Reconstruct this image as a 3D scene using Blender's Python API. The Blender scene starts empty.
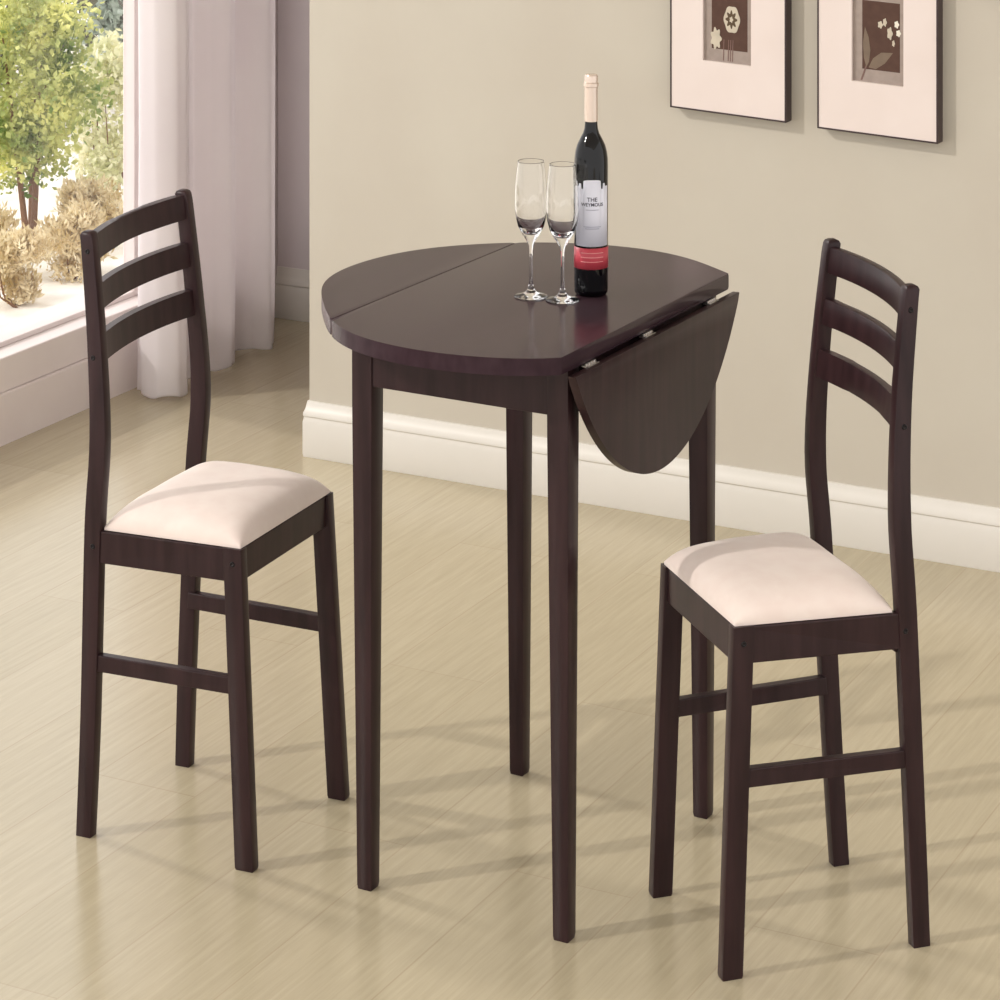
import bpy, bmesh, math, random
from mathutils import Vector, Matrix, noise
random.seed(7)
S = 1.9                                   # eye height in metres; plan data below are multiples of it
sc = bpy.context.scene
col = sc.collection

# ------------------------------------------------------------------ helpers
def link(name, mesh, mat=None, parent=None, smooth=False):
    o = bpy.data.objects.new(name, mesh)
    col.objects.link(o)
    if mat:
        mesh.materials.append(mat)
    if parent:
        o.parent = parent
    if smooth:
        for p in mesh.polygons:
            p.use_smooth = True
    return o

def from_bm(name, bm, mat=None, parent=None, smooth=False, angle=None):
    bmesh.ops.recalc_face_normals(bm, faces=bm.faces)
    me = bpy.data.meshes.new(name)
    bm.to_mesh(me)
    bm.free()
    o = link(name, me, mat, parent, smooth or angle is not None)
    if angle is not None:
        me.set_sharp_from_angle(angle=math.radians(angle))
    return o

def empty(name, loc, rz, label, cat, group=None):
    o = bpy.data.objects.new(name, None)
    o.empty_display_size = .1
    o.location = loc
    o.rotation_euler = (0, 0, rz)
    col.objects.link(o)
    tag(o, label, cat, group)
    return o

def tag(o, label, cat, group=None):
    o['label'] = label
    o['category'] = cat
    if group:
        o['group'] = group
    return o

def structure(o, label=None, cat=None):
    o['kind'] = 'structure'
    if label:
        o['label'] = label
        o['category'] = cat
    return o

def hexa(bm, pts, bev=0, seg=2):
    """eight points: bottom ring of four, top ring of four"""
    vs = [bm.verts.new(p) for p in pts]
    fs = [bm.faces.new([vs[i] for i in q]) for q in ((3, 2, 1, 0), (4, 5, 6, 7), (0, 1, 5, 4), (1, 2, 6, 5), (2, 3, 7, 6), (3, 0, 4, 7))]
    if bev:
        es = list({e for f in fs for e in f.edges})
        bmesh.ops.bevel(bm, geom=es, offset=bev, segments=seg, profile=.5, affect='EDGES')

def box(bm, x0, x1, y0, y1, z0, z1, bev=0, seg=2):
    hexa(bm, [(x0, y0, z0), (x1, y0, z0), (x1, y1, z0), (x0, y1, z0), (x0, y0, z1), (x1, y0, z1), (x1, y1, z1), (x0, y1, z1)], bev, seg)

def beam(bm, path, bev=0.0, cap_round=0.0):
    """post with horizontal rectangular sections; path = (x, y, z, half_x, half_y)"""
    path = list(path)
    if cap_round:
        x, y, z, a, b = path[-1]
        path[-1] = (x, y, z - cap_round, a, b)
        path.append((x, y, z - cap_round * .3, a - cap_round * .35, b - cap_round * .2))
        path.append((x, y, z, a - cap_round, b - cap_round * .6))
    c = bev
    rings = []
    for x, y, z, a, b in path:
        ring = []
        for sx, sy in ((1, 1), (-1, 1), (-1, -1), (1, -1)):
            pts = [(sx * a, sy * (b - c)), (sx * (a - c * .3), sy * (b - c * .3)), (sx * (a - c), sy * b)]
            if sx * sy < 0:
                pts.reverse()
            ring += [bm.verts.new((x + p[0], y + p[1], z)) for p in pts]
        rings.append(ring)
    n = len(rings[0])
    for r0, r1 in zip(rings, rings[1:]):
        for i in range(n):
            bm.faces.new((r0[i], r0[(i + 1) % n], r1[(i + 1) % n], r1[i]))
    bm.faces.new(rings[0][::-1])
    bm.faces.new(rings[-1])

def prism(bm, pts, z0, z1, bev=0, seg=3, chord=1e9):
    """polygon extruded in z with rounded rims"""
    lo = [bm.verts.new((x, y, z0)) for x, y in pts]
    hi = [bm.verts.new((x, y, z1)) for x, y in pts]
    n = len(pts)
    f0 = bm.faces.new(lo[::-1])
    f1 = bm.faces.new(hi)
    for i in range(n):
        bm.faces.new((lo[i], lo[(i + 1) % n], hi[(i + 1) % n], hi[i]))
    if bev:
        es = [e for e in set(f0.edges) | set(f1.edges) if e.calc_length() < chord]
        bmesh.ops.bevel(bm, geom=es, offset=bev, segments=seg, profile=.5, affect='EDGES')

def lathe(bm, prof, n=48, closed=False):
    rings = []
    for r, z in prof:
        if r < 1e-6:
            rings.append([bm.verts.new((0, 0, z))])
        else:
            rings.append([bm.verts.new((r * math.cos(2 * math.pi * k / n), r * math.sin(2 * math.pi * k / n), z)) for k in range(n)])
    pairs = list(zip(rings, rings[1:]))
    if closed:
        pairs.append((rings[-1], rings[0]))
    for a, b in pairs:
        for k in range(n):
            k2 = (k + 1) % n
            if len(a) == 1 and len(b) == 1:
                continue
            if len(a) == 1:
                bm.faces.new((a[0], b[k2], b[k]))
            elif len(b) == 1:
                bm.faces.new((a[k], a[k2], b[0]))
            else:
                bm.faces.new((a[k], a[k2], b[k2], b[k]))

def spline(pts, sub):
    out = []
    n = len(pts)
    for i in range(n - 1):
        p0, p1, p2, p3 = (Vector(pts[max(i - 1, 0)]), Vector(pts[i]), Vector(pts[i + 1]), Vector(pts[min(i + 2, n - 1)]))
        for k in range(sub):
            t = k / sub
            out.append(.5 * ((2 * p1) + (p2 - p0) * t + (2 * p0 - 5 * p1 + 4 * p2 - p3) * t * t + (3 * p1 - p0 - 3 * p2 + p3) * t ** 3))
    out.append(Vector(pts[-1]))
    return out

def frame_box(bm, org, d, m, t0, t1, m0, m1, z0, z1, bev=0):
    """box laid out along a wall: t along it, m off it (all in eye heights)"""
    P = lambda t, q, z: ((org[0] + d[0] * t + m[0] * q) * S, (org[1] + d[1] * t + m[1] * q) * S, z * S)
    hexa(bm, [P(t0, m0, z0), P(t1, m0, z0), P(t1, m1, z0), P(t0, m1, z0), P(t0, m0, z1), P(t1, m0, z1), P(t1, m1, z1), P(t0, m1, z1)], bev)

# ------------------------------------------------------------------ materials
def srgb(r, g, b):
    f = lambda c: (c / 255 / 12.92) if c / 255 <= .04045 else ((c / 255 + .055) / 1.055) ** 2.4
    return (f(r), f(g), f(b), 1)

def mat(name, color, rough=.5, spec=.5, metal=0, coat=0, sheen=0, coat_rough=.1):
    m = bpy.data.materials.new(name)
    m.use_nodes = True
    b = m.node_tree.nodes['Principled BSDF']
    b.inputs['Base Color'].default_value = color
    b.inputs['Roughness'].default_value = rough
    b.inputs['Specular IOR Level'].default_value = spec
    b.inputs['Metallic'].default_value = metal
    b.inputs['Coat Weight'].default_value = coat
    b.inputs['Coat Roughness'].default_value = coat_rough
    b.inputs['Sheen Weight'].default_value = sheen
    return m, m.node_tree, b

def grain(m, nt, b, c1, c2, scale, stretch, bump=.0, detail=6, lo=.35, hi=.65, rot=0):
    N, L = nt.nodes, nt.links
    tc = N.new('ShaderNodeTexCoord')
    mp = N.new('ShaderNodeMapping')
    mp.inputs['Scale'].default_value = stretch
    mp.inputs['Rotation'].default_value = (0, 0, rot)
    nz = N.new('ShaderNodeTexNoise')
    nz.inputs['Scale'].default_value = scale
    nz.inputs['Detail'].default_value = detail
    cr = N.new('ShaderNodeValToRGB')
    cr.color_ramp.elements[0].position = lo
    cr.color_ramp.elements[0].color = c1
    cr.color_ramp.elements[1].position = hi
    cr.color_ramp.elements[1].color = c2
    L.new(tc.outputs['Object'], mp.inputs['Vector'])
    L.new(mp.outputs[0], nz.inputs['Vector'])
    L.new(nz.outputs['Fac'], cr.inputs[0])
    L.new(cr.outputs[0], b.inputs['Base Color'])
    if bump:
        bp = N.new('ShaderNodeBump')
        bp.inputs['Strength'].default_value = bump
        bp.inputs['Distance'].default_value = .002
        L.new(nz.outputs['Fac'], bp.inputs['Height'])
        L.new(bp.outputs[0], b.inputs['Normal'])
    return cr

M = {}
m, nt, b = mat('espresso_wood', (0, 0, 0, 1), .32, .24)
grain(m, nt, b, srgb(40, 25, 27), srgb(53, 35, 37), 9, (6, 6, .6), .04)
M['wood'] = m
m, nt, b = mat('espresso_top', (0, 0, 0, 1), .18, .09)
grain(m, nt, b, srgb(51, 36, 42), srgb(60, 44, 50), 7, (9, .8, 4), .02)
M['top'] = m
m, nt, b = mat('cream_microfibre', (0, 0, 0, 1), .9, .15, sheen=.35)
grain(m, nt, b, srgb(229, 212, 204), srgb(233, 218, 210), 35, (1, 1, 1), .15)
M['seat'] = m
m, nt, b = mat('painted_wall', (0, 0, 0, 1), .75, .2)
grain(m, nt, b, srgb(194, 186, 173), srgb(198, 191, 178), 3, (1, 1, 1), .0)
M['wall'] = m
m, nt, b = mat('alcove_wall', (0, 0, 0, 1), .75, .2)
grain(m, nt, b, srgb(206, 196, 198), srgb(210, 200, 202), 3, (1, 1, 1), .0)  # mauve cast of the alcove's shade is put into this paint
M['alcove'] = m
m, nt, b = mat('white_trim', (0, 0, 0, 1), .35, .4)
grain(m, nt, b, srgb(216, 211, 203), srgb(221, 216, 209), 4, (1, 1, 1), .0)
M['trim'] = m
m, nt, b = mat('white_window_frame', (0, 0, 0, 1), .4, .4)
grain(m, nt, b, srgb(226, 214, 212), srgb(232, 221, 218), 4, (1, 1, 1), .0)
M['sash'] = m
m, nt, b = mat('black_steel', srgb(28, 24, 26), .35, .5, metal=.6)
M['bolt'] = m
m, nt, b = mat('silver_hinge', srgb(205, 200, 196), .3, .5, metal=1)
M['hinge'] = m
m, nt, b = mat('picture_frame_wood', srgb(58, 42, 44), .35, .5)
M['frame'] = m
m, nt, b = mat('white_mat_board', (0, 0, 0, 1), .85, .1)
grain(m, nt, b, srgb(226, 212, 206), srgb(231, 218, 213), 5, (1, 1, 1), .0)
M['matboard'] = m
for k, c in dict(print_border=(166, 152, 144), print_ground=(92, 70, 62), petal=(205, 194, 176), petal_dark=(98, 82, 66), leaf_print=(128, 112, 98), stem_print=(130, 104, 98), petal_white=(236, 230, 216)).items():
    m, nt, b = mat(k, (0, 0, 0, 1), .8, .1)
    cc = srgb(*c)
    grain(m, nt, b, tuple(x * .88 for x in cc[:3]) + (1,), cc, 60, (1, 1, 1))
    M[k] = m
m, nt, b = mat('dark_bottle_glass', srgb(5, 4, 7), .05, .36)
M['bottle'] = m
m, nt, b = mat('gold_foil', srgb(214, 196, 182), .25, .5, metal=.6)
M['foil'] = m
m, nt, b = mat('label_paper', srgb(226, 226, 238), .5, .3)
M['label'] = m
m, nt, b = mat('red_band', srgb(186, 66, 78), .4, .4)
M['band'] = m
m, nt, b = mat('label_ink', srgb(70, 68, 82), .6, .2)
M['ink'] = m
m, nt, b = mat('faint_ink', srgb(168, 168, 182), .6, .2)
M['ink2'] = m
m, nt, b = mat('pale_band_ink', srgb(224, 150, 150), .5, .2)
M['ink3'] = m
m, nt, b = mat('clear_glass', (1, 1, 1, 1), .0, .5)
b.inputs['Transmission Weight'].default_value = 1
b.inputs['IOR'].default_value = 1.48
M['glass'] = m

# window pane: plain clear glazing
m = bpy.data.materials.new('window_glass')
m.use_nodes = True
nt = m.node_tree
for n_ in list(nt.nodes):
    nt.nodes.remove(n_)
out = nt.nodes.new('ShaderNodeOutputMaterial')
mx = nt.nodes.new('ShaderNodeMixShader')
mx.inputs[0].default_value = .05
tr = nt.nodes.new('ShaderNodeBsdfTransparent')
gl = nt.nodes.new('ShaderNodeBsdfGlossy')
gl.inputs['Roughness'].default_value = .02
nt.links.new(tr.outputs[0], mx.inputs[1])
nt.links.new(gl.outputs[0], mx.inputs[2])
nt.links.new(mx.outputs[0], out.inputs[0])
M['pane'] = m

def leafy(name, c1, c2, trans, scale=14):
    m, nt, b = mat(name, (0, 0, 0, 1), .5, .3)
    cr = grain(m, nt, b, srgb(*c1), srgb(*c2), scale, (1, 1, 1))
    N, L = nt.nodes, nt.links
    t = N.new('ShaderNodeBsdfTranslucent')
    mx = N.new('ShaderNodeMixShader')
    mx.inputs[0].default_value = trans
    L.new(cr.outputs[0], t.inputs['Color'])
    o = N['Material Output']
    L.new(b.outputs[0], mx.inputs[1])
    L.new(t.outputs[0], mx.inputs[2])
    L.new(mx.outputs[0], o.inputs[0])
    return m
M['curtain'] = leafy('curtain_fabric', (240, 234, 235), (244, 239, 239), .45, 3)
M['green'] = leafy('green_leaves', (84, 118, 40), (240, 238, 158), .4, 6)
M['overexposed_green'] = leafy('overexposed_leaves', (205, 208, 160), (250, 246, 222), .4)  # whitened leaves: overexposure is put into the colour
M['dry'] = leafy('dry_leaves', (190, 165, 112), (250, 240, 210), .4)
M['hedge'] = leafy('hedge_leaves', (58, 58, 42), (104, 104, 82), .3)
M['hazehedge'] = leafy('hazed_hedge_leaves', (150, 165, 150), (215, 225, 215), .4)  # sunlit haze is put into this pale leaf colour
m, nt, b = mat('bark', srgb(120, 86, 62), .8, .2)
M['bark'] = m
m, nt, b = mat('pale_gravel', (0, 0, 0, 1), .9, .1)
grain(m, nt, b, srgb(232, 224, 212), srgb(252, 248, 242), 6, (1, 1, 1), .1)
M['gravel'] = m

# laminate floor
m, nt, b = mat('laminate_floor', (0, 0, 0, 1), .20, .55)
N, L = nt.nodes, nt.links
tc = N.new('ShaderNodeTexCoord')
mp = N.new('ShaderNodeMapping')
mp.inputs['Rotation'].default_value = (0, 0, -math.radians(62.8))
L.new(tc.outputs['Object'], mp.inputs['Vector'])
br = N.new('ShaderNodeTexBrick')
br.inputs['Color1'].default_value = srgb(186, 174, 148)
br.inputs['Color2'].default_value = srgb(181, 169, 142)
br.inputs['Mortar'].default_value = srgb(175, 161, 135)
br.inputs['Scale'].default_value = 1
br.inputs['Mortar Size'].default_value = .0015
br.inputs['Mortar Smooth'].default_value = .3
br.inputs['Brick Width'].default_value = 1.25
br.inputs['Row Height'].default_value = .19
L.new(mp.outputs[0], br.inputs['Vector'])
mp2 = N.new('ShaderNodeMapping')
mp2.inputs['Scale'].default_value = (2.2, 48, 1)
L.new(mp.outputs[0], mp2.inputs['Vector'])
nz = N.new('ShaderNodeTexNoise')
nz.inputs['Scale'].default_value = 2.2
nz.inputs['Detail'].default_value = 8
nz.inputs['Roughness'].default_value = .7
L.new(mp2.outputs[0], nz.inputs['Vector'])
cr = N.new('ShaderNodeValToRGB')
cr.color_ramp.elements[0].position = .3
cr.color_ramp.elements[0].color = (.88, .875, .86, 1)
cr.color_ramp.elements[1].position = .7
cr.color_ramp.elements[1].color = (1.07, 1.07, 1.075, 1)
L.new(nz.outputs['Fac'], cr.inputs[0])
mu = N.new('ShaderNodeMix')
mu.data_type = 'RGBA'
mu.blend_type = 'MULTIPLY'
mu.inputs[0].default_value = 1
L.new(br.outputs['Color'], mu.inputs[6])
L.new(cr.outputs[0], mu.inputs[7])
L.new(mu.outputs[2], b.inputs['Base Color'])
bp = N.new('ShaderNodeBump')
bp.inputs['Strength'].default_value = .08
bp.inputs['Distance'].default_value = .002
L.new(nz.outputs['Fac'], bp.inputs['Height'])
L.new(bp.outputs[0], b.inputs['Normal'])
M['floor'] = m

# ------------------------------------------------------------------ room
W0 = (-.2266, 3.2775); WD = (.88463, -.46629); WM = (-.46629, -.88463)      # wall behind the table; WM points into the room
G0 = (-.5878, 3.3160); GD = (.45627, .88984); GM = (.88984, -.45627)        # window side
HT = 1.80
bm = bmesh.new()
P = lambda o, d, m_, t, q: ((o[0] + d[0] * t + m_[0] * q) * S, (o[1] + d[1] * t + m_[1] * q) * S)
fl = [P(G0, GD, GM, -2.9, -.035), P(G0, GD, GM, .80, -.035), P(G0, GD, GM, .80, 3.4), P(G0, GD, GM, -2.9, 3.4)]
vs = [bm.verts.new((x, y, 0)) for x, y in fl] + [bm.verts.new((x, y, -.06)) for x, y in fl]
bm.faces.new(vs[:4]); bm.faces.new(vs[4:][::-1])
for i in range(4):
    bm.faces.new((vs[i], vs[(i + 1) % 4], vs[4 + (i + 1) % 4], vs[4 + i]))
structure(from_bm('floor', bm, M['floor']))

bm = bmesh.new()
frame_box(bm, G0, GD, GM, -2.9, .80, -.10, 3.4, HT, HT + .03)
structure(from_bm('ceiling', bm, M['trim']))

bm = bmesh.new()
frame_box(bm, W0, WD, WM, 0, 1.9, -.12, -.010, -.002, HT)
structure(from_bm('wall_back', bm, M['wall']))
bm = bmesh.new()                                               # far side of the alcove
frame_box(bm, (-.309, 3.9088), WD, WM, -.06, 2.1, -.06, -.008, -.002, HT)
structure(from_bm('wall_alcove', bm, M['alcove']))

bm = bmesh.new()
frame_box(bm, W0, WD, WM, .90, 1.0, -.66, -.12, -.002, HT)  # unseen wall, added to stop light entering the alcove from the right
structure(from_bm('alcove_light_block', bm, M['alcove']))

def baseboard(name, org, t0, t1, wrap, h=.0635, th=.010):
    prof = [(0, 0), (th * .92, 0), (th, .003), (th, .040), (th * .86, .0435), (th * .80, .046), (th * .95, .0475), (th * .95, .050), (th * .6, .055), (th * .42, .060), (th * .3, h), (0, h)]
    bm = bmesh.new()
    rings = []
    stops = [(t1, 0), (t0, 0)]
    for q, z in prof:
        row = []
        row.append((t1, q - th, z))
        if wrap:
            row.append((t0 - (q) * .28, q - th, z))
            row.append((t0 - q * .5, -.0 + (q - th) - q * .28 if q else -th, z))
            row.append((t0 - q * .5, -.13, z))
        else:
            row.append((t0, q - th, z))
        rings.append([bm.verts.new(((org[0] + WD[0] * t + WM[0] * m_) * S, (org[1] + WD[1] * t + WM[1] * m_) * S, zz * S)) for t, m_, zz in row])
    for a, b_ in zip(rings, rings[1:]):
        for i in range(len(a) - 1):
            bm.faces.new((a[i], a[i + 1], b_[i + 1], b_[i]))
    return structure(from_bm(name, bm, M['trim'], angle=35))
baseboard('baseboard_back', W0, 0, 1.9, True)
baseboard('baseboard_alcove', (-.309, 3.9088), -.05, 1.2, False, .070)

# window side: low fascia, ledge, jamb, solid wall behind the curtain
bm = bmesh.new()
frame_box(bm, G0, GD, GM, -2.9, .562, -.10, 0, -.002, .0605, .003)
structure(from_bm('baseboard_window', bm, M['sash']))
bm = bmesh.new()
frame_box(bm, G0, GD, GM, -2.9, .565, -.10, -.004, .0605, .1015, .003)
structure(from_bm('trim_1', bm, M['sash']))
bm = bmesh.new()
frame_box(bm, G0, GD, GM, .565, .80, -.10, -.026, -.002, HT)
structure(from_bm('wall_window', bm, M['alcove']))
win = bpy.data.objects.new('window_1', None)
col.objects.link(win)
win.location = (G0[0] * S, G0[1] * S, .1015 * S)
win['kind'] = 'structure'
def wpart(name, bm_, mt):
    o = from_bm(name, bm_, mt)
    o.data.transform(Matrix.Translation(-win.location))
    o.parent = win
    return o
bm = bmesh.new()
frame_box(bm, G0, GD, GM, -2.9, .565, -.060, -.034, .1015, .108, .002)
wpart('sill_track', bm, M['sash'])
bm = bmesh.new()
frame_box(bm, G0, GD, GM, .326, .350, -.052, -.034, .108, HT, .002)
wpart('window_frame', bm, M['sash'])
for t0, t1 in ((-2.9, .326), (.350, .565)):
    bm = bmesh.new()
    frame_box(bm, G0, GD, GM, t0, t1, -.050, -.0475, .108, HT)
    wpart('pane', bm, M['pane'])

# ------------------------------------------------------------------ curtain
cp = [(.256, .018), (.241, .032), (.237, .050), (.242, .067), (.253, .080), (.267, .082), (.280, .072), (.292, .052), (.306, .040), (.322, .050), (.338, .046), (.352, .036),
      (.366, .042), (.378, .056), (.394, .066), (.412, .062), (.428, .050), (.442, .034), (.458, .024), (.472, .030), (.482, .048), (.496, .060), (.512, .060), (.528, .050), (.544, .036), (.556, .026), (.566, .018)]
path = spline([(a, b_, 0) for a, b_ in cp], 8)
bm = bmesh.new()
rows = [.0035, .006, .012, .03, .08, .16, .3, .5, .7, .9, 1.1, 1.4, 1.78]
grid = []
for z in rows:
    row = []
    for i, p in enumerate(path):
        k = i / len(path)
        wob = .0016 * math.sin(k * 95 + z * 2.0) + .002 * noise.noise(Vector((k * 9, z * 1.5, 3)))
        fl_ = .0022 * math.sin(k * 41) * max(0, (.05 - z) / .05)
        t = p.x + wob * .5 + fl_
        q = p.y + wob + fl_ * .6
        zz = z + (.0018 * (1 + math.sin(k * 60)) if z < .01 else 0)
        row.append(bm.verts.new(((G0[0] + GD[0] * t + GM[0] * q) * S, (G0[1] + GD[1] * t + GM[1] * q) * S, zz * S)))
    grid.append(row)
for a, b_ in zip(grid, grid[1:]):
    for i in range(len(a) - 1):
        bm.faces.new((a[i], a[i + 1], b_[i + 1], b_[i]))
cur = from_bm('curtain', bm, M['curtain'], smooth=True)
md = cur.modifiers.new('thickness', 'SOLIDIFY')
md.thickness = .003
tag(cur, 'floor-length off-white pleated curtain hanging at the end of the window', 'curtain')

# ------------------------------------------------------------------ chairs
def chair(p, label):
    g = {k: v * S for k, v in p.items() if k != 't' and not isinstance(v, tuple)}
    root = empty('dining_chair', (g['x'], g['y'], 0), p['t'], label, 'chair', 'ladder-back dining chairs')
    zs, zt = g['zs'], g['zt']
    hu = .0050 * S                                   # half thickness across the chair
    hv = .0085 * S                                   # half depth of a front leg
    sfa, sra = g['sfa'] - hu, g['sra'] - hu
    fa, ra = g['fa'] - hu, g['ra'] - hu
    ta = g['ta'] - hu
    kz = .325 * S
    FAR = p['far']
    for s in (-1, 1):
        fr = s == FAR
        bm = bmesh.new()
        ff = g['fv'] + (p['front_far'] if fr else p['front_near']) * S
        beam(bm, [(ff, s * fa, 0, hv * .90, hu * .9), (ff, s * fa, .004, hv * .96, hu), (g['sfv'], s * sfa, zs, hv * .96, hu)], .0013)
        from_bm('leg', bm, M['wood'], root, angle=40)
        bm = bmesh.new()
        b0, b1, b2 = [q * S for q in (p['shift_far'] if fr else p['shift_near'])]
        fu = p['foot_far'] * S if fr else 0
        ztop = zt + (p['top_far'] if fr else p['top_near']) * S
        nodes = [(-g['rv'] - b0, ra + fu, 0, .0068), (-(g['rv'] * .62 + g['srv'] * .38) - b1 * .35, (ra + fu) * .62 + sra * .38, zs * .4, .0072), (-g['srv'] - b1, sra, zs, .0075),
                 (-(g['srv'] - .0035 * S) - b2, sra * .97 + ta * .03, kz, .0074), (-(g['srv'] + .0015 * S) - b2 * .5, sra * .5 + ta * .5, .405 * S, .0065), (-g['tv'], ta, ztop, .0056)]
        pts = spline([(a, b_, c) for a, b_, c, _ in nodes], 6)
        path_ = []
        for i, q in enumerate(pts):
            k = i / 6
            j = min(int(k), len(nodes) - 2)
            h = nodes[j][3] + (nodes[j + 1][3] - nodes[j][3]) * (k - j)
            path_.append((q.x, s * q.y, q.z, h * S, hu))
        beam(bm, path_, .0013, .006)
        from_bm('back_post', bm, M['wood'], root, angle=40)
    def uv(z, rear):
        if rear:
            k = z / zs
            return -(g['rv'] * (1 - k) + g['srv'] * k), ra * (1 - k) + sra * k
        k = z / zs
        return g['fv'] * (1 - k) + g['sfv'] * k, fa * (1 - k) + sfa * k
    def rail(name, z0, z1, th, inset, bev=.0015):
        for s in (-1, 1):
            bm = bmesh.new()
            pts = []
            for z in (z0, z1):
                xr, ur = uv(z, True); xf, uf = uv(z, False)
                ur += hu - inset; uf += hu - inset
                pts += [(xr, s * ur, z), (xf, s * uf, z), (xf, s * (uf - th), z), (xr, s * (ur - th), z)]
            hexa(bm, pts, bev)
            from_bm(name, bm, M['wood'], root)
    zr = g['zr']
    rail('seat_rail', zr, zs - .001, .0088 * S, .0009 * S)
    rail('stretcher', .1365 * S, .1500 * S, .0080 * S, .0012 * S)
    bm = bmesh.new()
    xf = g['sfv'] + hv - .0022 * S
    box(bm, xf - .009 * S, xf, -(sfa - hu * .6), sfa - hu * .6, zr, zs - .001, .0015)
    from_bm('seat_rail', bm, M['wood'], root)
    bm = bmesh.new()
    xr = -g['srv']
    box(bm, xr - .004 * S, xr + .004 * S, -(sra - hu * .6), sra - hu * .6, zr - .004 * S, zs - .008 * S, .0015)
    from_bm('seat_rail', bm, M['wood'], root)
    # curved slats
    for z0, z1 in ((.4665, .4872), (.4262, .4465), (.3850, .4065)):
        bm = bmesh.new()
        zc = (z0 + z1) / 2 * S
        cols = []
        k0 = (zc - kz) / (zt - kz)
        xb = -(g['srv'] - .0035 * S) * (1 - k0) - g['tv'] * k0
        xb -= -.0005 * S
        ub = sra * (1 - k0) + ta * k0 - hu * .5
        n = 16
        for i in range(n + 1):
            a = -1 + 2 * i / n
            bow = -(1 - a * a) * .0102 * S
            lean = (.0065 * S) * 0
            q = []
            for dx, z in ((.0034, z0), (.0034, z1), (-.0034, z1), (-.0034, z0)):
                tilt = -(z * S - zc) * .10
                q.append(bm.verts.new((xb + bow + dx * S + tilt, a * ub, (z + a * FAR * .0024) * S)))
            cols.append(q)
        for a_, b_ in zip(cols, cols[1:]):
            for i in range(4):
                bm.faces.new((a_[i], a_[(i + 1) % 4], b_[(i + 1) % 4], b_[i]))
        bm.faces.new(cols[0]); bm.faces.new(cols[-1][::-1])
        es = [e for e in bm.edges if abs((e.verts[0].co - e.verts[1].co).y) > 1e-5]
        bmesh.ops.bevel(bm, geom=es, offset=.0022, segments=2, profile=.5, affect='EDGES')
        from_bm('back_slat', bm, M['wood'], root, angle=40)
    # bolt heads on the outer faces
    def bolt(x, u, z):
        for s in (-1, 1):
            bm = bmesh.new()
            lathe(bm, [(0, .0004), (.0016, .0004), (.0020, .0012), (.0034, .0012), (.0040, .0006), (.0042, -.0008)], 14)
            o = from_bm('bolt', bm, M['bolt'], root, smooth=True)
            o.data.transform(Matrix.Rotation(-math.pi / 2 * s, 4, 'X'))
            o.data.transform(Matrix.Translation((x, s * u, z)))
    zb = (zs + zr) / 2
    bolt(uv(zb, True)[0], uv(zb, True)[1] + hu, zb)
    bolt(uv(zb + .002, False)[0], uv(zb, False)[1] + hu, zb + .002)
    for zz in (.4730, .3890):
        k0 = (zz * S - kz) / (zt - kz)
        x = -(g['srv'] - .0035 * S) * (1 - k0) - g['tv'] * k0
        bolt(x + .001, sra * (1 - k0) + ta * k0 + hu, zz * S)
    # cushion: a domed pad on the rails
    bm = bmesh.new()
    n = 36
    xr0, xf0 = -(g['srv'] - .0080 * S), g['sfv'] + hv - .0022 * S
    ur0, uf0 = g['sra'] - .0042 * S, g['sfa'] - .0030 * S
    grid = []
    h = p['dome'] * S
    f = lambda a: math.sin(a * math.pi / 2)
    for i in range(n + 1):
        a = f(-1 + 2 * i / n)
        row = []
        for j in range(n + 1):
            c = f(-1 + 2 * j / n)
            x = xr0 + (xf0 - xr0) * (a + 1) / 2
            wd = ur0 + (uf0 - ur0) * (a + 1) / 2
            ex = 1 - .018 * (c * c) ** 3
            ea = max(0, 1 - abs(a) ** 4.2) ** .46
            ec = max(0, 1 - abs(c) ** 4.0) ** .46
            z = zs + .0035 + h * (ea * ec) + .0016 * noise.noise(Vector((a * 2.2, c * 2.2, p['x'] * 9))) * ea * ec
            row.append(bm.verts.new((x, c * wd, z)))
        grid.append(row)
    for i in range(n):
        for j in range(n):
            bm.faces.new((grid[i][j], grid[i + 1][j], grid[i + 1][j + 1], grid[i][j + 1]))
    rim = [grid[i][0] for i in range(n)] + [grid[n][j] for j in range(n)] + [grid[i][n] for i in range(n, 0, -1)] + [grid[0][j] for j in range(n, 0, -1)]
    lo = [bm.verts.new((v.co.x, v.co.y, zs)) for v in rim]
    for i in range(len(rim)):
        k = (i + 1) % len(rim)
        bm.faces.new((rim[i], rim[k], lo[k], lo[i]))
    bm.faces.new(lo)
    from_bm('seat_cushion', bm, M['seat'], root, angle=60)
    return root

chair(dict(fa=.0784, fv=.0493, ra=.0771, rv=.0998, sfa=.079, sfv=.0363, sra=.0853, srv=.087, zs=.2517, ta=.0796, tv=.0977, zt=.4917, zr=.2252, x=-.2119, y=2.3026, t=-.4192, dome=.0215, far=1, front_far=.0028, front_near=-.0026, shift_far=(-.0010, .002, 0), shift_near=(.002, .001, 0), foot_far=.007, top_far=.0015, top_near=-.003),
      'dark wooden dining chair with cream seat, beside the window left of the table')
chair(dict(fa=.0735, fv=.0475, ra=.0715, rv=.1052, sfa=.0722, sfv=.0380, sra=.0837, srv=.0845, zs=.2538, ta=.0729, tv=.097, zt=.4927, zr=.2267, x=.1903, y=2.1227, t=3.4619, dome=.0205, far=-1, front_far=0, front_near=0, shift_far=(.001, .0085, .0065), shift_near=(0, .003, .002), foot_far=.008, top_far=.0022, top_near=-.002),
      'dark wooden dining chair with cream seat, on the drop-leaf side below the pictures')

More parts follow.
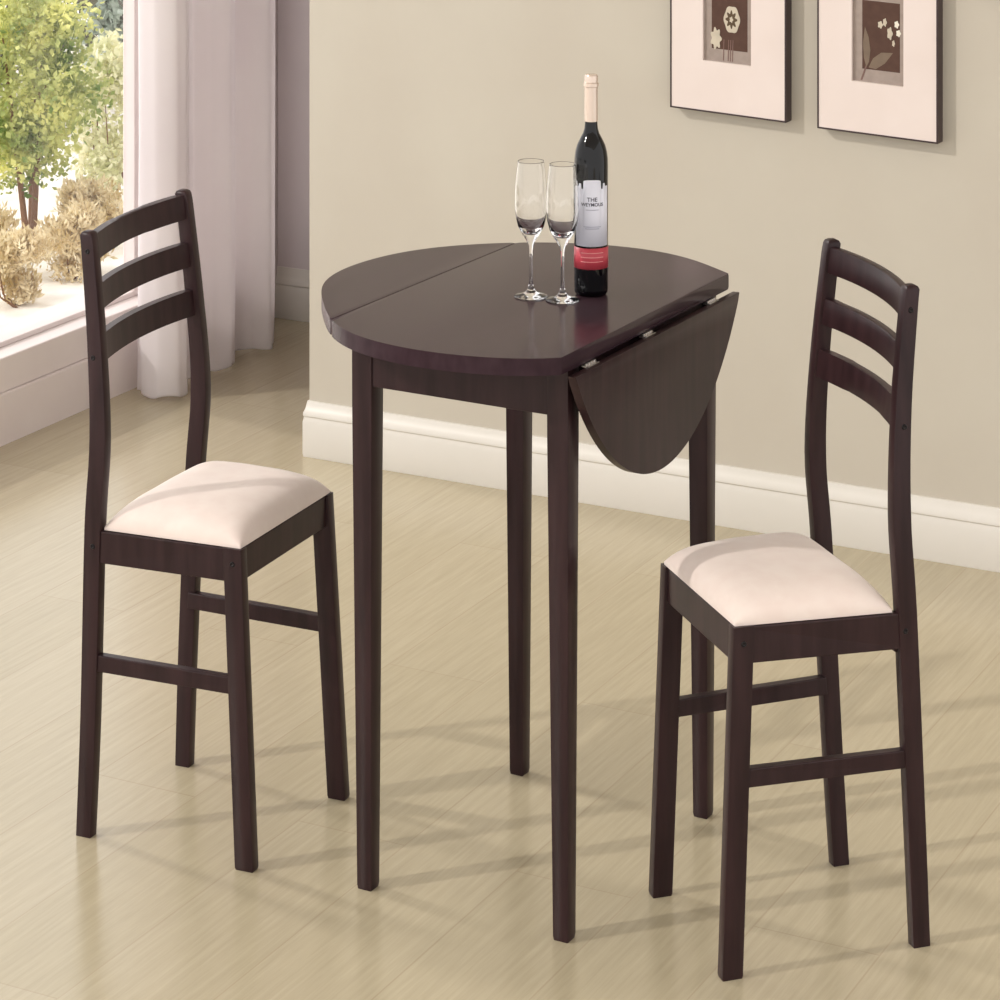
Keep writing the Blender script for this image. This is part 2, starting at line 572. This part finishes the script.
# ------------------------------------------------------------------ table
TX, TY, TT = .0323, 2.25, -.5096
table = empty('drop_leaf_table', (TX * S, TY * S, 0), TT, 'round dark wood drop-leaf table with one leaf folded down, bottle on top', 'table')
R = .1855 * S
z1, z0 = .442 * S, .4292 * S
def rad(a):
    d = math.degrees(a)
    g_ = lambda c, w: math.exp(-(((d - c + 180) % 360 - 180) / w) ** 2)
    return (.1862 - .0130 * g_(-143, 24) - .0132 * g_(56, 22) - .004 * g_(-54, 8) + .003 * g_(152, 18)) * S
OUT = [(rad(2 * math.pi * i / 360) * math.cos(2 * math.pi * i / 360), rad(2 * math.pi * i / 360) * math.sin(2 * math.pi * i / 360)) for i in range(360)]
def arc_poly(ua, ub):
    """slice of the round top between two straight cuts across it"""
    def clip(pts, c, sg):
        out_ = []
        for i in range(len(pts)):
            p_, q_ = pts[i], pts[(i + 1) % len(pts)]
            a_, b_ = sg * (p_[0] - c), sg * (q_[0] - c)
            if a_ >= 0:
                out_.append(p_)
            if a_ * b_ < 0:
                k = a_ / (a_ - b_)
                out_.append((c, p_[1] + (q_[1] - p_[1]) * k))
        return out_
    return clip(clip(OUT, ua, 1), ub, -1)
SEAM = -.1065 * S
bm = bmesh.new()
prism(bm, arc_poly(SEAM + .0011, .100 * S), z0, z1, .0042, 4, .1)
from_bm('tabletop', bm, M['top'], table, angle=40)
bm = bmesh.new()
prism(bm, arc_poly(-1, SEAM - .0011), z0, z1, .0042, 4, .1)
from_bm('raised_leaf', bm, M['top'], table, angle=40)
# hanging leaf
bm = bmesh.new()
pts = []
c0 = .115 * S
hz = .4265 * S
vm = math.sqrt(R * R - c0 * c0)
for i in range(61):
    v = -vm + 2 * vm * i / 60
    a = -math.acos(c0 / R) + 2 * math.acos(c0 / R) * i / 60
    pts.append((R * math.sin(a), hz - 1.5 * (R * math.cos(a) - c0)))
for x_, flip in ((.1010 * S, False), (.1082 * S, True)):
    ring = [bm.verts.new((x_, p[0], p[1])) for p in pts]
    f_ = bm.faces.new(ring if flip else ring[::-1])
    if flip:
        r1, fa_ = ring, f_
    else:
        r0, fb_ = ring, f_
for i in range(len(r0)):
    k = (i + 1) % len(r0)
    bm.faces.new((r0[i], r0[k], r1[k], r1[i]))
bmesh.ops.bevel(bm, geom=list(set(fa_.edges) | set(fb_.edges)), offset=.0018, segments=2, profile=.5, affect='EDGES')
from_bm('hanging_leaf', bm, M['wood'], table, angle=40)
for v in (-.108, -.012, .105):
    bm = bmesh.new()
    box(bm, .0975 * S, .1040 * S, (v - .0085) * S, (v + .0085) * S, hz - .001, hz + .0012, .0004)
    for dv in (-.006, -.002, .002, .006):
        lathe_bm = bmesh.new()
        box(bm, .0995 * S, .1018 * S, (v + dv - .0016) * S, (v + dv + .0016) * S, hz + .0005, hz + .0044, .0010)
        lathe_bm.free()
    from_bm('hinge', bm, M['hinge'], table)
tw, td = .0859 * S, .1218 * S
for su in (-1, 1):
    for sv in (-1, 1):
        bm = bmesh.new()
        sh = -.0012 * S if su > 0 else -.0006 * S
        a, c = .0090 * S, .0064 * S
        beam(bm, [(su * tw, sv * td, 0, c - .001, c - .001), (su * tw, sv * td, .006, c, c), (su * tw + sh * .9, sv * td, .375 * S, a * .99, a * .99), (su * tw + sh, sv * td, z0 - .0002, a, a)], .0012)
        from_bm('leg', bm, M['wood'], table, angle=40)
az0 = .3905 * S
for sv in (-1, 1):
    bm = bmesh.new()
    y_ = sv * (td + .0075 * S)
    box(bm, -tw + .006 * S, tw - .008 * S, min(y_, y_ - sv * .009 * S), max(y_, y_ - sv * .009 * S), az0, z0 - .0002, .0008)
    from_bm('apron', bm, M['wood'], table)
for su in (-1, 1):
    bm = bmesh.new()
    x_ = su * (tw + .0065 * S) - (.001 * S if su > 0 else 0)
    box(bm, min(x_, x_ - su * .009 * S), max(x_, x_ - su * .009 * S), -td + .007 * S, td - .007 * S, az0, z0 - .0002, .0008)
    from_bm('apron', bm, M['wood'], table)

# ------------------------------------------------------------------ bottle
TZ = .442 * S + .0004
bot = empty('wine_bottle', (.0729 * S, 2.2563 * S, TZ), 0, 'dark wine bottle with white label and red band standing on the round table', 'bottle')
r = .01355
prof = [(0, .0025), (.006, .0015), (.0095, 0), (.0120, .0004), (.0133, .0022), (r, .0050), (r, .1030), (.0134, .1090), (.0126, .1145), (.0112, .1195), (.0088, .1245), (.0066, .1285), (.0055, .1320), (.0051, .1365), (.0050, .1740), (.0044, .1748), (0, .1750)]
bm = bmesh.new()
lathe(bm, [(a * S, b_ * S) for a, b_ in prof], 64)
from_bm('bottle_body', bm, M['bottle'], bot, smooth=True)
bm = bmesh.new()
prof = [(.00515, .1380), (.00535, .1382), (.0053, .1630), (.0053, .1655), (.0061, .1660), (.0061, .1688), (.0054, .1694), (.0054, .1742), (.0046, .1756), (0, .1758)]
lathe(bm, [(a * S, b_ * S) for a, b_ in prof], 40)
from_bm('foil_capsule', bm, M['foil'], bot, angle=30)
def wrap(bm, x, z, rr, a0=-math.pi / 2):
    a = a0 + x / rr
    return (rr * math.cos(a), rr * math.sin(a), z)
def curved_patch(name, a_half, zlo, ztop, rr, mt, parent, n=48, a0=-math.pi / 2):
    bm = bmesh.new()
    lo, hi = [], []
    for i in range(n + 1):
        k = -1 + 2 * i / n
        a = a0 + k * a_half
        lo.append(bm.verts.new((rr * math.cos(a), rr * math.sin(a), zlo)))
        hi.append(bm.verts.new((rr * math.cos(a), rr * math.sin(a), ztop(k))))
    for i in range(n):
        bm.faces.new((lo[i], lo[i + 1], hi[i + 1], hi[i]))
    o = from_bm(name, bm, mt, parent, smooth=True)
    md_ = o.modifiers.new('paper', 'SOLIDIFY')
    md_.thickness = .0002
    return o
LB = -math.pi / 2 - math.atan2(.0729, 2.2563) * -1
def ltop(k):
    z = .0880
    if abs(k) < .50:
        z = .0935 - .0012 * (k / .5) ** 4
    elif abs(k) < .62:
        z = .0862
    elif abs(k) < .78:
        z = .0905
    return z * S
lab = curved_patch('label', math.radians(64), .0405 * S, ltop, r * S + .0003, M['label'], bot, 64, LB)
lab['label'] = 'white paper label with jagged top edge'
band = curved_patch('band', math.radians(180), .0222 * S, lambda k: .0390 * S, r * S + .0003, M['band'], bot, 72, LB)
band['label'] = 'red band round the bottle foot'
def words(txt, size, z, rr, mt, parent, name='lettering'):
    cu = bpy.data.curves.new('t', 'FONT')
    cu.body = txt
    cu.size = size
    cu.align_x = 'CENTER'
    cu.extrude = 0
    cu.offset = .00012
    to = bpy.data.objects.new('t', cu)
    col.objects.link(to)
    dg = bpy.context.evaluated_depsgraph_get()
    me = bpy.data.meshes.new_from_object(to.evaluated_get(dg))
    bpy.data.objects.remove(to)
    bm = bmesh.new()
    bm.from_mesh(me)
    bmesh.ops.triangulate(bm, faces=bm.faces)
    for v in bm.verts:
        v.co = wrap(bm, v.co.x, z + v.co.y, rr, LB)
    me2 = bpy.data.meshes.new(name)
    bm.to_mesh(me2)
    bm.free()
    return link(name, me2, mt, parent)
rt = r * S + .0007
words('THE', .0088, .0765 * S, rt, M['ink'], lab)
words('WEYMOUS', .0072, .0727 * S, rt, M['ink'], lab)
for z_, w_, mt_, par, nm in ((.0695, 22, 'ink2', lab, 'printed_line'), (.0560, 30, 'ink2', lab, 'printed_line'), (.0545, 24, 'ink2', lab, 'printed_line'), (.0350, 40, 'ink3', band, 'printed_line'), (.0315, 40, 'ink3', band, 'printed_line'), (.0280, 40, 'ink3', band, 'printed_line')):
    curved_patch(nm, math.radians(w_), z_ * S, lambda k, z_=z_: (z_ + .0006) * S, rt, M[mt_], par, 24, LB)

# ------------------------------------------------------------------ glasses
def glass(x, y, label):
    g = empty('wine_glass', (x * S, y * S, TZ), 0, label, 'glass', 'wine glasses on the table')
    outer = [(.0134, .0005), (.0128, .0011), (.0085, .0020), (.0048, .0034), (.0026, .0062), (.0016, .0110), (.00130, .0180), (.0012, .0280), (.0013, .0370), (.0018, .0410), (.0036, .0445), (.0072, .0500), (.0104, .0560),
             (.0122, .0630), (.0129, .0710), (.0130, .0790), (.0126, .0880), (.0116, .0985), (.0106, .1070), (.01055, .1076)]
    inner = [(.01045, .1079), (.01030, .1079), (.01022, .1075), (.01028, .1070), (.0112, .0985), (.0122, .0880), (.01255, .0790), (.0125, .0710), (.0118, .0640), (.0099, .0580), (.0066, .0535), (.0030, .0512), (0, .0506)]
    bm = bmesh.new()
    prof = [(0, .0), (.0120, 0), (.0130, 0), (.0134, .0002)] + outer + inner
    lathe(bm, [(a * S, b_ * S) for a, b_ in prof], 56)
    from_bm('glass_body', bm, M['glass'], g, smooth=True)
glass(.02469, 2.2478, 'clear tulip wine glass standing furthest from the bottle')
glass(.04957, 2.2356, 'clear tulip wine glass standing right next to the bottle')

# ------------------------------------------------------------------ pictures
SH = -.0025                               # the bottom edges hang a little low at one end
def picture(t0, t1, zb, slope, label, kind):
    t0, t1 = t0 - .0010, t1 - .0016
    o3 = Vector(((W0[0] + WD[0] * t0) * S, (W0[1] + WD[1] * t0) * S, zb * S))
    root = empty('framed_picture', o3, math.atan2(WD[1], WD[0]), label, 'picture', 'framed botanical prints on the wall')
    w = (t1 - t0) * S
    hgt = .196 * S
    sl = lambda x: slope * x
    # local: x along wall, -y into the room (0 = board front plane), z up
    def slab(bm, x0, x1, z0_, z1_, y0, y1, bev=0):
        hexa(bm, [(x0, y0, z0_ + sl(x0)), (x1, y0, z0_ + sl(x1)), (x1, y1, z0_ + sl(x1)), (x0, y1, z0_ + sl(x0)),
                  (x0, y0, z1_ + sl(x0)), (x1, y0, z1_ + sl(x1)), (x1, y1, z1_ + sl(x1)), (x0, y1, z1_ + sl(x0))], bev)
    yf, yb = -.0060 * S, .0099 * S
    bw = .0018 * S
    for a in ((0, bw, 0, hgt), (w - bw, w, 0, hgt), (bw, w - bw, 0, bw), (bw, w - bw, hgt - bw, hgt)):
        bm = bmesh.new()
        slab(bm, a[0], a[1], a[2], a[3], yf, yb, .0006)
        from_bm('frame_bar', bm, M['frame'], root)
    if kind == 'daisy':
        ox0, ox1, oz0, oz1 = .0385 * S, .0945 * S, .0553 * S, .148 * S
        px0, px1, pz0, pz1 = .0475 * S, .0890 * S, .0690 * S, .139 * S
    else:
        ox0, ox1, oz0, oz1 = .0385 * S, .0955 * S, .0545 * S, .148 * S
        px0, px1, pz0, pz1 = .0490 * S, .0905 * S, .0680 * S, .140 * S
    ym = yf + .0012
    yr = ym + .0075
    bm = bmesh.new()                                   # mat board: four strips round the opening, one sheet
    for a in ((bw, ox0, bw, hgt - bw), (ox1, w - bw, bw, hgt - bw), (ox0, ox1, bw, oz0), (ox0, ox1, oz1, hgt - bw)):
        slab(bm, a[0], a[1], a[2], a[3], ym, yr)
    from_bm('mat_board', bm, M['matboard'], root)
    bm = bmesh.new()
    slab(bm, ox0, ox1, oz0, oz1, yr - .0006, yr + .002)
    pr = from_bm('print_sheet', bm, M['print_border'], root)
    bm = bmesh.new()
    slab(bm, px0, px1, pz0, pz1, yr - .0009, yr - .0004)
    from_bm('print_image', bm, M['print_ground'], pr)
    yy = yr - .0013
    def shape(name, pts, mt, lift=0):
        bm = bmesh.new()
        cx_ = sum(p[0] for p in pts) / len(pts); cz_ = sum(p[1] for p in pts) / len(pts)
        c = bm.verts.new((cx_, yy - lift - .0002, cz_ + sl(cx_)))
        rg = [bm.verts.new((p[0], yy - lift, p[1] + sl(p[0]))) for p in pts]
        bk = [bm.verts.new((p[0], yy + .0005, p[1] + sl(p[0]))) for p in pts]
        for i in range(len(rg)):
            k = (i + 1) % len(rg)
            bm.faces.new((c, rg[i], rg[k]))
            bm.faces.new((rg[i], rg[k], bk[k], bk[i]))
        bm.faces.new(bk)
        return from_bm(name, bm, M[mt], pr)
    def blob(cx_, cz_, rx, rz, lobes, amp, n=60, ph=0):
        return [(cx_ + rx * (1 + amp * math.cos(lobes * 2 * math.pi * i / n + ph)) * math.cos(2 * math.pi * i / n), cz_ + rz * (1 + amp * math.cos(lobes * 2 * math.pi * i / n + ph)) * math.sin(2 * math.pi * i / n)) for i in range(n)]
    U = S
    if kind == 'daisy':
        for i, x in enumerate((.0610, .0665, .0690, .0715)):
            shape('printed_stem', [((x - .0004) * U, .0570 * U), ((x + .0006) * U, .0570 * U), ((x + .0012) * U, .0800 * U), ((x + .0004) * U, .0800 * U)], 'stem_print', -.0001)
        shape('printed_leaf', blob(.0525 * U, .0800 * U, .0058 * U, .0105 * U, 7, .18), 'petal', .0001)
        shape('printed_flower', blob(.0710 * U, .1020 * U, .0092 * U, .0145 * U, 6, .05), 'petal', .0001)
        shape('flower_centre', blob(.0705 * U, .1020 * U, .0056 * U, .0082 * U, 8, .25), 'petal_dark', .0004)
        shape('flower_eye', blob(.0705 * U, .1020 * U, .0019 * U, .0030 * U, 5, .2), 'petal', .0008)
    else:
        shape('printed_stem', [(.0470 * U, .0560 * U), (.0490 * U, .0560 * U), (.0545 * U, .0720 * U), (.0530 * U, .0725 * U)], 'stem_print', -.0001)
        shape('printed_leaf', [(.0535 * U, .0700 * U), (.0508 * U, .0800 * U), (.0498 * U, .0950 * U), (.0520 * U, .1120 * U), (.0560 * U, .1020 * U), (.0580 * U, .0880 * U), (.0565 * U, .0760 * U)], 'leaf_print')
        shape('printed_leaf', [(.0560 * U, .0700 * U), (.0640 * U, .0690 * U), (.0740 * U, .0760 * U), (.0830 * U, .0880 * U), (.0700 * U, .0870 * U), (.0610 * U, .0800 * U)], 'leaf_print')
        for x, z, rx, rz, mt_ in ((.0870, .1180, .0024, .0036, 'petal_white'), (.0890, .1090, .0024, .0034, 'petal_white'), (.0690, .1160, .0026, .0036, 'petal'), (.0740, .1190, .0020, .0040, 'petal'), (.0795, .1080, .0028, .0062, 'petal'), (.0835, .0980, .0014, .0032, 'petal')):
            shape('printed_petal', blob(x * U, z * U, rx * U, rz * U, 5, .15), mt_, .0001)
picture(.4683, .6038, .4469, -.0400, 'black framed white-matted print of a round pale flower, nearer the table', 'daisy')
picture(.6383, .7720, .4391, -.0370, 'black framed white-matted print of leaves with small white blossoms, above the right chair', 'spray')

# ------------------------------------------------------------------ garden
GZ = -.6
bm = bmesh.new()
box(bm, -14, 3.2, 7.2, 24, GZ - .05, GZ)
box(bm, -14, -3.2, -4, 7.2, GZ - .05, GZ)
gr = structure(from_bm('ground', bm, M['gravel']))
def leaves(bm, cx_, cy_, cz_, rx, ry, rz, n, size, up=0.0, clumps=9, seed=1, squash=1.0):
    rnd = random.Random(seed)
    cl = []
    for _ in range(clumps):
        a, h = rnd.uniform(0, 6.283), rnd.uniform(-.9, .95)
        q = math.sqrt(max(.05, 1 - h * h)) * rnd.uniform(.25, .8)
        cl.append((cx_ + rx * q * math.cos(a), cy_ + ry * q * math.sin(a), cz_ + rz * h * .8, rnd.uniform(.28, .48)))
    for _ in range(n):
        c = rnd.choice(cl)
        d = Vector((rnd.gauss(0, 1), rnd.gauss(0, 1), rnd.gauss(0, 1)))
        d = d.normalized() * (rnd.random() ** .45)
        pos = Vector((c[0] + d.x * rx * c[3] * 1.4, c[1] + d.y * ry * c[3] * 1.4, c[2] + d.z * rz * c[3] * 1.2))
        ax = (Vector((rnd.gauss(0, 1), rnd.gauss(0, 1), rnd.gauss(0, 1) + up))).normalized()
        sd = ax.cross(Vector((rnd.gauss(0, 1), rnd.gauss(0, 1), rnd.gauss(0, 1)))).normalized()
        l = size * rnd.uniform(.6, 1.3)
        wd = l * .32 * squash
        v = [bm.verts.new(pos), bm.verts.new(pos + ax * l * .5 + sd * wd), bm.verts.new(pos + ax * l), bm.verts.new(pos + ax * l * .5 - sd * wd)]
        bm.faces.new(v)
def stem(bm, a, b_, r0, r1, n=7):
    a, b_ = Vector(a), Vector(b_)
    d = (b_ - a).normalized()
    s = d.cross(Vector((0, 1, 0.1))).normalized()
    t = d.cross(s)
    ra = [bm.verts.new(a + (s * math.cos(2 * math.pi * k / n) + t * math.sin(2 * math.pi * k / n)) * r0) for k in range(n)]
    rb = [bm.verts.new(b_ + (s * math.cos(2 * math.pi * k / n) + t * math.sin(2 * math.pi * k / n)) * r1) for k in range(n)]
    for k in range(n):
        bm.faces.new((ra[k], ra[(k + 1) % n], rb[(k + 1) % n], rb[k]))
    bm.faces.new(ra[::-1]); bm.faces.new(rb)
def shrub(name, label, cat, x, y, rx, z0_, z1_, mt, n, size, seed, trunk=.012, group=None, up=.4, clumps=12, squash=1.0):
    root = empty(name, (x, y, GZ), 0, label, cat, group)
    bm = bmesh.new()
    rnd = random.Random(seed)
    for k in range(4):
        a = rnd.uniform(0, 6.28)
        b0 = (rnd.uniform(-.02, .02), rnd.uniform(-.02, .02), 0)
        mid = (b0[0] + .05 * math.cos(a), b0[1] + .05 * math.sin(a), z0_ + (z1_ - z0_) * .15)
        stem(bm, b0, mid, trunk, trunk * .7)
        stem(bm, mid, (rx * .45 * math.cos(a), rx * .45 * math.sin(a), z0_ + (z1_ - z0_) * rnd.uniform(.5, .8)), trunk * .7, trunk * .25)
    from_bm('stem', bm, M['bark'], root)
    bm = bmesh.new()
    leaves(bm, 0, 0, (z0_ + z1_) / 2, rx, rx, (z1_ - z0_) / 2, n, size, up, clumps, seed, squash)
    me = bpy.data.meshes.new('foliage')
    bm.to_mesh(me); bm.free()
    link('foliage', me, mt, root)
    return root
shrub('garden_tree', 'bright green leafy little tree with slim trunks beyond the window', 'tree', -1.80, 10.87, .31, .25, 1.00, M['green'], 9000, .030, 3, .014, clumps=26)
shrub('garden_shrub', 'pale shrub with overexposure put into its leaf colour, beside the green tree, nearest the curtain', 'shrub', -1.60, 11.55, .17, .02, .66, M['overexposed_green'], 3000, .036, 5, .006, clumps=10)
for i, (x, y, rx, h, sd) in enumerate(((-1.71, 9.93, .15, .24, 11), (-1.56, 10.33, .14, .26, 12), (-1.90, 10.36, .15, .26, 13), (-1.58, 10.76, .13, .28, 14))):
    shrub('dry_shrub', ('dry tan shrub lowest in the window glass', 'dry tan shrub left of the chair back post, before the pale shrub', 'dry tan shrub at the left edge under the green tree', 'dry tan shrub under the pale shrub near the curtain')[i],
          'shrub', x, y, rx, .0, h, M['dry'], 4200, .032, sd, .004, 'dry shrubs outside the window', 1.2, 10, .5)
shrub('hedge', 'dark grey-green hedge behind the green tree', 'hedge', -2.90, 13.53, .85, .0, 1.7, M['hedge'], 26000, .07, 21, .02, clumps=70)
shrub('hedge', 'hedge behind the pale shrub, sun haze put into its pale grey colour', 'hedge', -2.02, 15.2, .40, .0, 1.6, M['hazehedge'], 9000, .07, 22, .02, clumps=40)

# ------------------------------------------------------------------ light
w = bpy.data.worlds.new('daylight')
sc.world = w
w.use_nodes = True
bg = w.node_tree.nodes['Background']
bg.inputs[0].default_value = (1.0, .985, .97, 1)
bg.inputs[1].default_value = 1.7
def sun(name, az, el, power, ang, color):
    l = bpy.data.lights.new(name, 'SUN')
    l.energy = power
    l.angle = math.radians(ang)
    l.color = color
    o = bpy.data.objects.new(name, l)
    col.objects.link(o)
    a, e = math.radians(az), math.radians(el)
    d = Vector((math.cos(a) * math.cos(e), math.sin(a) * math.cos(e), -math.sin(e)))
    o.rotation_euler = d.to_track_quat('-Z', 'Y').to_euler()
    o.location = -d * 8
sun('sun', 20, 33, 1.5, 1.3, (1, .96, .90))
sun('window_glow', -36, 34, 1.1, 5, (1, .97, .94))

# ------------------------------------------------------------------ camera
cam = bpy.data.cameras.new('camera')
co = bpy.data.objects.new('camera', cam)
col.objects.link(co)
co.location = (0, 0, S)
co.rotation_euler = (math.radians(90), 0, 0)
cam.sensor_width = 36
cam.sensor_fit = 'HORIZONTAL'
cam.lens = 36 * 2.8206
cam.shift_y = -.9036
cam.clip_start = .1
cam.clip_end = 200
sc.camera = co
sc.view_settings.view_transform = 'Standard'
sc.view_settings.look = 'None'
sc.view_settings.gamma = 1
sc.view_settings.use_curve_mapping = False
sc.view_settings.exposure = -0.13
